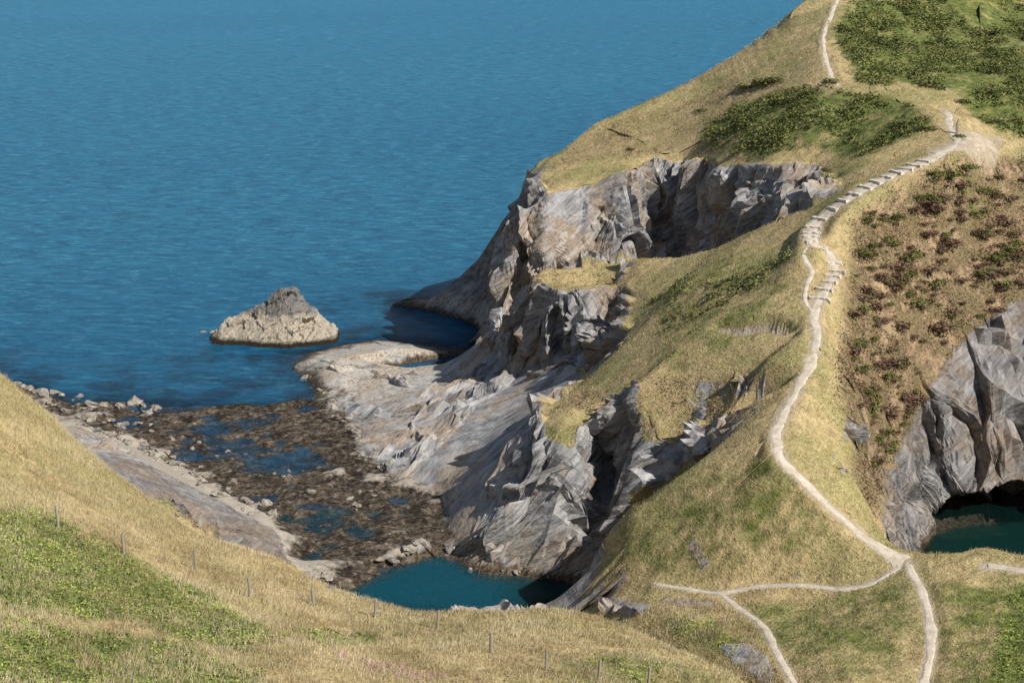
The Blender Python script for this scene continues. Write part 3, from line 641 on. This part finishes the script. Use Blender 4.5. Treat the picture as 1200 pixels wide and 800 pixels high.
MD2=veg_mat("turf_blades",(0.26,0.21,0.085),(0.74,0.60,0.33),(0.35,0.36,0.115))
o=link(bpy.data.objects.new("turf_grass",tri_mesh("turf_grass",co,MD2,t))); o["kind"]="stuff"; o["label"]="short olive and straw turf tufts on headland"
def leaves(x,y,nb,rad,hgt,sz,tb):
    n=len(x)*nb; cx=np.repeat(x,nb)+rng.normal(0,1,n)*rad; cy_=np.repeat(y,nb)+rng.normal(0,1,n)*rad
    hr=rng.random(n); cz=ground(cx,cy_)+hr*np.repeat(hgt,nb)
    a=rng.normal(0,1,(n,3));a[:,2]*=.4;a/=np.linalg.norm(a,axis=1,keepdims=True); b=rng.normal(0,1,(n,3)); b-=a*(a*b).sum(1,keepdims=True); b/=np.linalg.norm(b,axis=1,keepdims=True)
    s=(sz*rng.uniform(.6,1.4,n))[:,None]; C=np.stack([cx,cy_,cz],-1)
    co=np.stack([C-a*s,C+b*s*.5,C+a*s,C-b*s*.5],1).reshape(-1,3)
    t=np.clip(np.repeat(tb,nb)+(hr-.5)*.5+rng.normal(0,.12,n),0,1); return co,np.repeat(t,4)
MB=veg_mat("bracken_leaves",(0.08,0.12,0.025),(0.40,0.45,0.11))
MBH=veg_mat("bracken_hill_leaves",(0.04,0.055,0.018),(0.26,0.27,0.085))
MHL=veg_mat("heather_cover_leaves",(0.075,0.045,0.035),(0.38,0.27,0.15))
x,y=scatter(44000,-40,45,58,112,lambda x,y:okv(x,y)*gmask(x,y)*.75*(1-gs(pm,x,y))*np.where(x>18,(gs(green,x,y)>.8),1))
co,t=leaves(x,y,7,.15,rng.uniform(.1,.42,len(x)),.08,0.5+.65*fbm(x/2,y/2,x*0,2,25))
o=link(bpy.data.objects.new("bracken",tri_mesh("bracken",co,MB,t,4))); o["kind"]="stuff"; o["label"]="bright green bracken patches among dry grass"
x,y=scatter(34000,12,80,150,245,lambda x,y:okv(x,y)*gmask(x,y)*(fbm(x/3,y/5,x*0,4,29)>-.25)*(1-gs(pm,x,y)))
co,t=leaves(x,y,9,.25,rng.uniform(.2,.8,len(x)),.15,0.42+.7*fbm(x/2.5,y/2.5,x*0,3,35))
o=link(bpy.data.objects.new("bracken",tri_mesh("bracken_hill",co,MBH,t,4))); o["kind"]="stuff"; o["label"]="dark and mid green bracken thicket on hillside"
x,y=scatter(80000,-2,64,112,225,lambda x,y:okv(x,y)*np.clip(gs(heath,x,y)*1.2-.15,0,1)*(1-gs(rk,x,y))*(1-gs(pm,x,y))*np.clip(.6+1.5*fbm(x/2.2,y/2.2,x*0,3,77),0,1)*np.where(y>185,.3,1))
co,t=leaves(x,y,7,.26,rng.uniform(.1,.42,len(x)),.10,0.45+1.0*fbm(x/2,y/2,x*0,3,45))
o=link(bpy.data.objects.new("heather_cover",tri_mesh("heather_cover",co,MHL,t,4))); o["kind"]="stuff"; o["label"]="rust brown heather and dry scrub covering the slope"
pf=S(455,792); x=rng.normal(pf[0],1.6,90); y=rng.normal(pf[1],.5,90)
co,t=leaves(x,y,6,.06,np.full(90,.7),.045,np.full(90,.6)); MPF=veg_mat("willowherb_petals",(0.25,0.06,0.18),(0.55,0.20,0.42))
o=link(bpy.data.objects.new("pink_flowers",tri_mesh("pink_flowers",co,MPF,t,4))); o["kind"]="stuff"; o["label"]="pink wildflower spikes in the long grass"
# bushes
def bush_mesh(name,mat,n=420):
    a=rng.normal(0,1,(n,3)); a/=np.linalg.norm(a,axis=1,keepdims=True); r=rng.uniform(.2,1.25,n)**.75
    lump=1+.55*fbm(a[:,0]*1.7+7*rng.random(),a[:,1]*1.7,a[:,2]*1.7,2,3)
    C=a*(r*lump)[:,None]; C[:,2]=np.abs(C[:,2])*.55-.05
    u=rng.normal(0,1,(n,3));u/=np.linalg.norm(u,axis=1,keepdims=True);b=np.cross(u,a);b/=np.linalg.norm(b,axis=1,keepdims=True)
    s=rng.uniform(.08,.18,n)[:,None]
    co=np.stack([C-u*s,C+b*s*.6,C+u*s,C-b*s*.6],1).reshape(-1,3)
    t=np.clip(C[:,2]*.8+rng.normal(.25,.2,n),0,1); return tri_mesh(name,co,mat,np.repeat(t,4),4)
MB1=veg_mat("gorse_leaves",(0.065,0.07,0.025),(0.26,0.25,0.085)); MB2=veg_mat("heather_leaves",(0.085,0.05,0.038),(0.28,0.175,0.11))
bm1=[bush_mesh("gorse_bush",MB1) for _ in range(3)]; bm2=[bush_mesh("heather_bush",MB2) for _ in range(3)]
def add_bush(kind,x,y,r,lab,grp):
    me=random.choice(bm1 if kind=="gorse_bush" else bm2); o=link(bpy.data.objects.new(kind,me)); o.location=(x,y,float(ground(x,y)[0])-.05)
    o.rotation_euler=(0,0,random.uniform(0,6.3)); o.scale=(r*random.uniform(.8,1.5),r*random.uniform(.8,1.2),r*random.uniform(.5,.85)); o["label"]=lab;o["category"]="bush";o["group"]=grp
hp=[S(u,v) for u,v in [(1015,250),(1090,208),(1198,198),(1198,340),(1115,400),(1080,455),(1045,525),(1020,570),(1003,540),(997,400),(1003,300)]]
cnt=0;tries=0
while cnt<295 and tries<60000:
    tries+=1
    x=random.uniform(22,62);y=random.uniform(118,180)
    if inpoly(hp,np.array([x]),np.array([y]))[0] and samp(rk,x,y)[0]<.3 and random.random()<0.5+0.5*float(vn(np.array([x/4]),np.array([y/4]),np.array([0.]),3)[0]):
        r=random.choice([.3,.45,.6,.8,1.0])*random.uniform(.8,1.25)
        if random.random()<.6: add_bush("heather_bush",x,y,r,"low brownish purple heather bush on dry slope","heather on the dry slope")
        else: add_bush("gorse_bush",x,y,r,"low dark green gorse bush on dry slope","gorse on the dry slope")
        cnt+=1
for u,v,r in [(895,98,1.6),(875,103,1.2),(912,95,1.3),(740,175,.5),(825,130,.9),(862,180,.7),(900,165,.9),(950,110,1.3),(925,118,1.2),(975,95,1.3),(1090,100,1.2),(1090,150,1.1),(1060,145,1.2),(1124,160,.7),(1128,120,.9),(1113,205,1.3),(1095,208,1.2),(1130,200,1.2),(1140,250,1.1),(1165,305,1.3),(380,742,.6),(466,746,.35),(420,745,.45)]:
    p_=S(u,v); add_bush("gorse_bush",p_[0],p_[1],r,"rounded dark green gorse bush in grass","gorse bushes in grass")
# waymark post
p_=S(1121,158); bm=bmesh.new(); bmesh.ops.create_cube(bm,size=1)
for vv in bm.verts: vv.co=Vector((vv.co.x*.22,vv.co.y*.22,vv.co.z*1.5+.65+(vv.co.x*.5 if vv.co.z>0 else 0)))
bmesh.ops.bevel(bm,geom=bm.edges[:],offset=.012,segments=1,affect='EDGES'); me=bpy.data.meshes.new("waymark_post"); bm.to_mesh(me); bm.free(); me.materials.append(MW)
o=link(bpy.data.objects.new("waymark_post",me)); o.location=(p_[0],p_[1],float(ground(p_[0],p_[1])[0])); o["label"]="short wooden waymark post beside the footpath junction"; o["category"]="signpost"
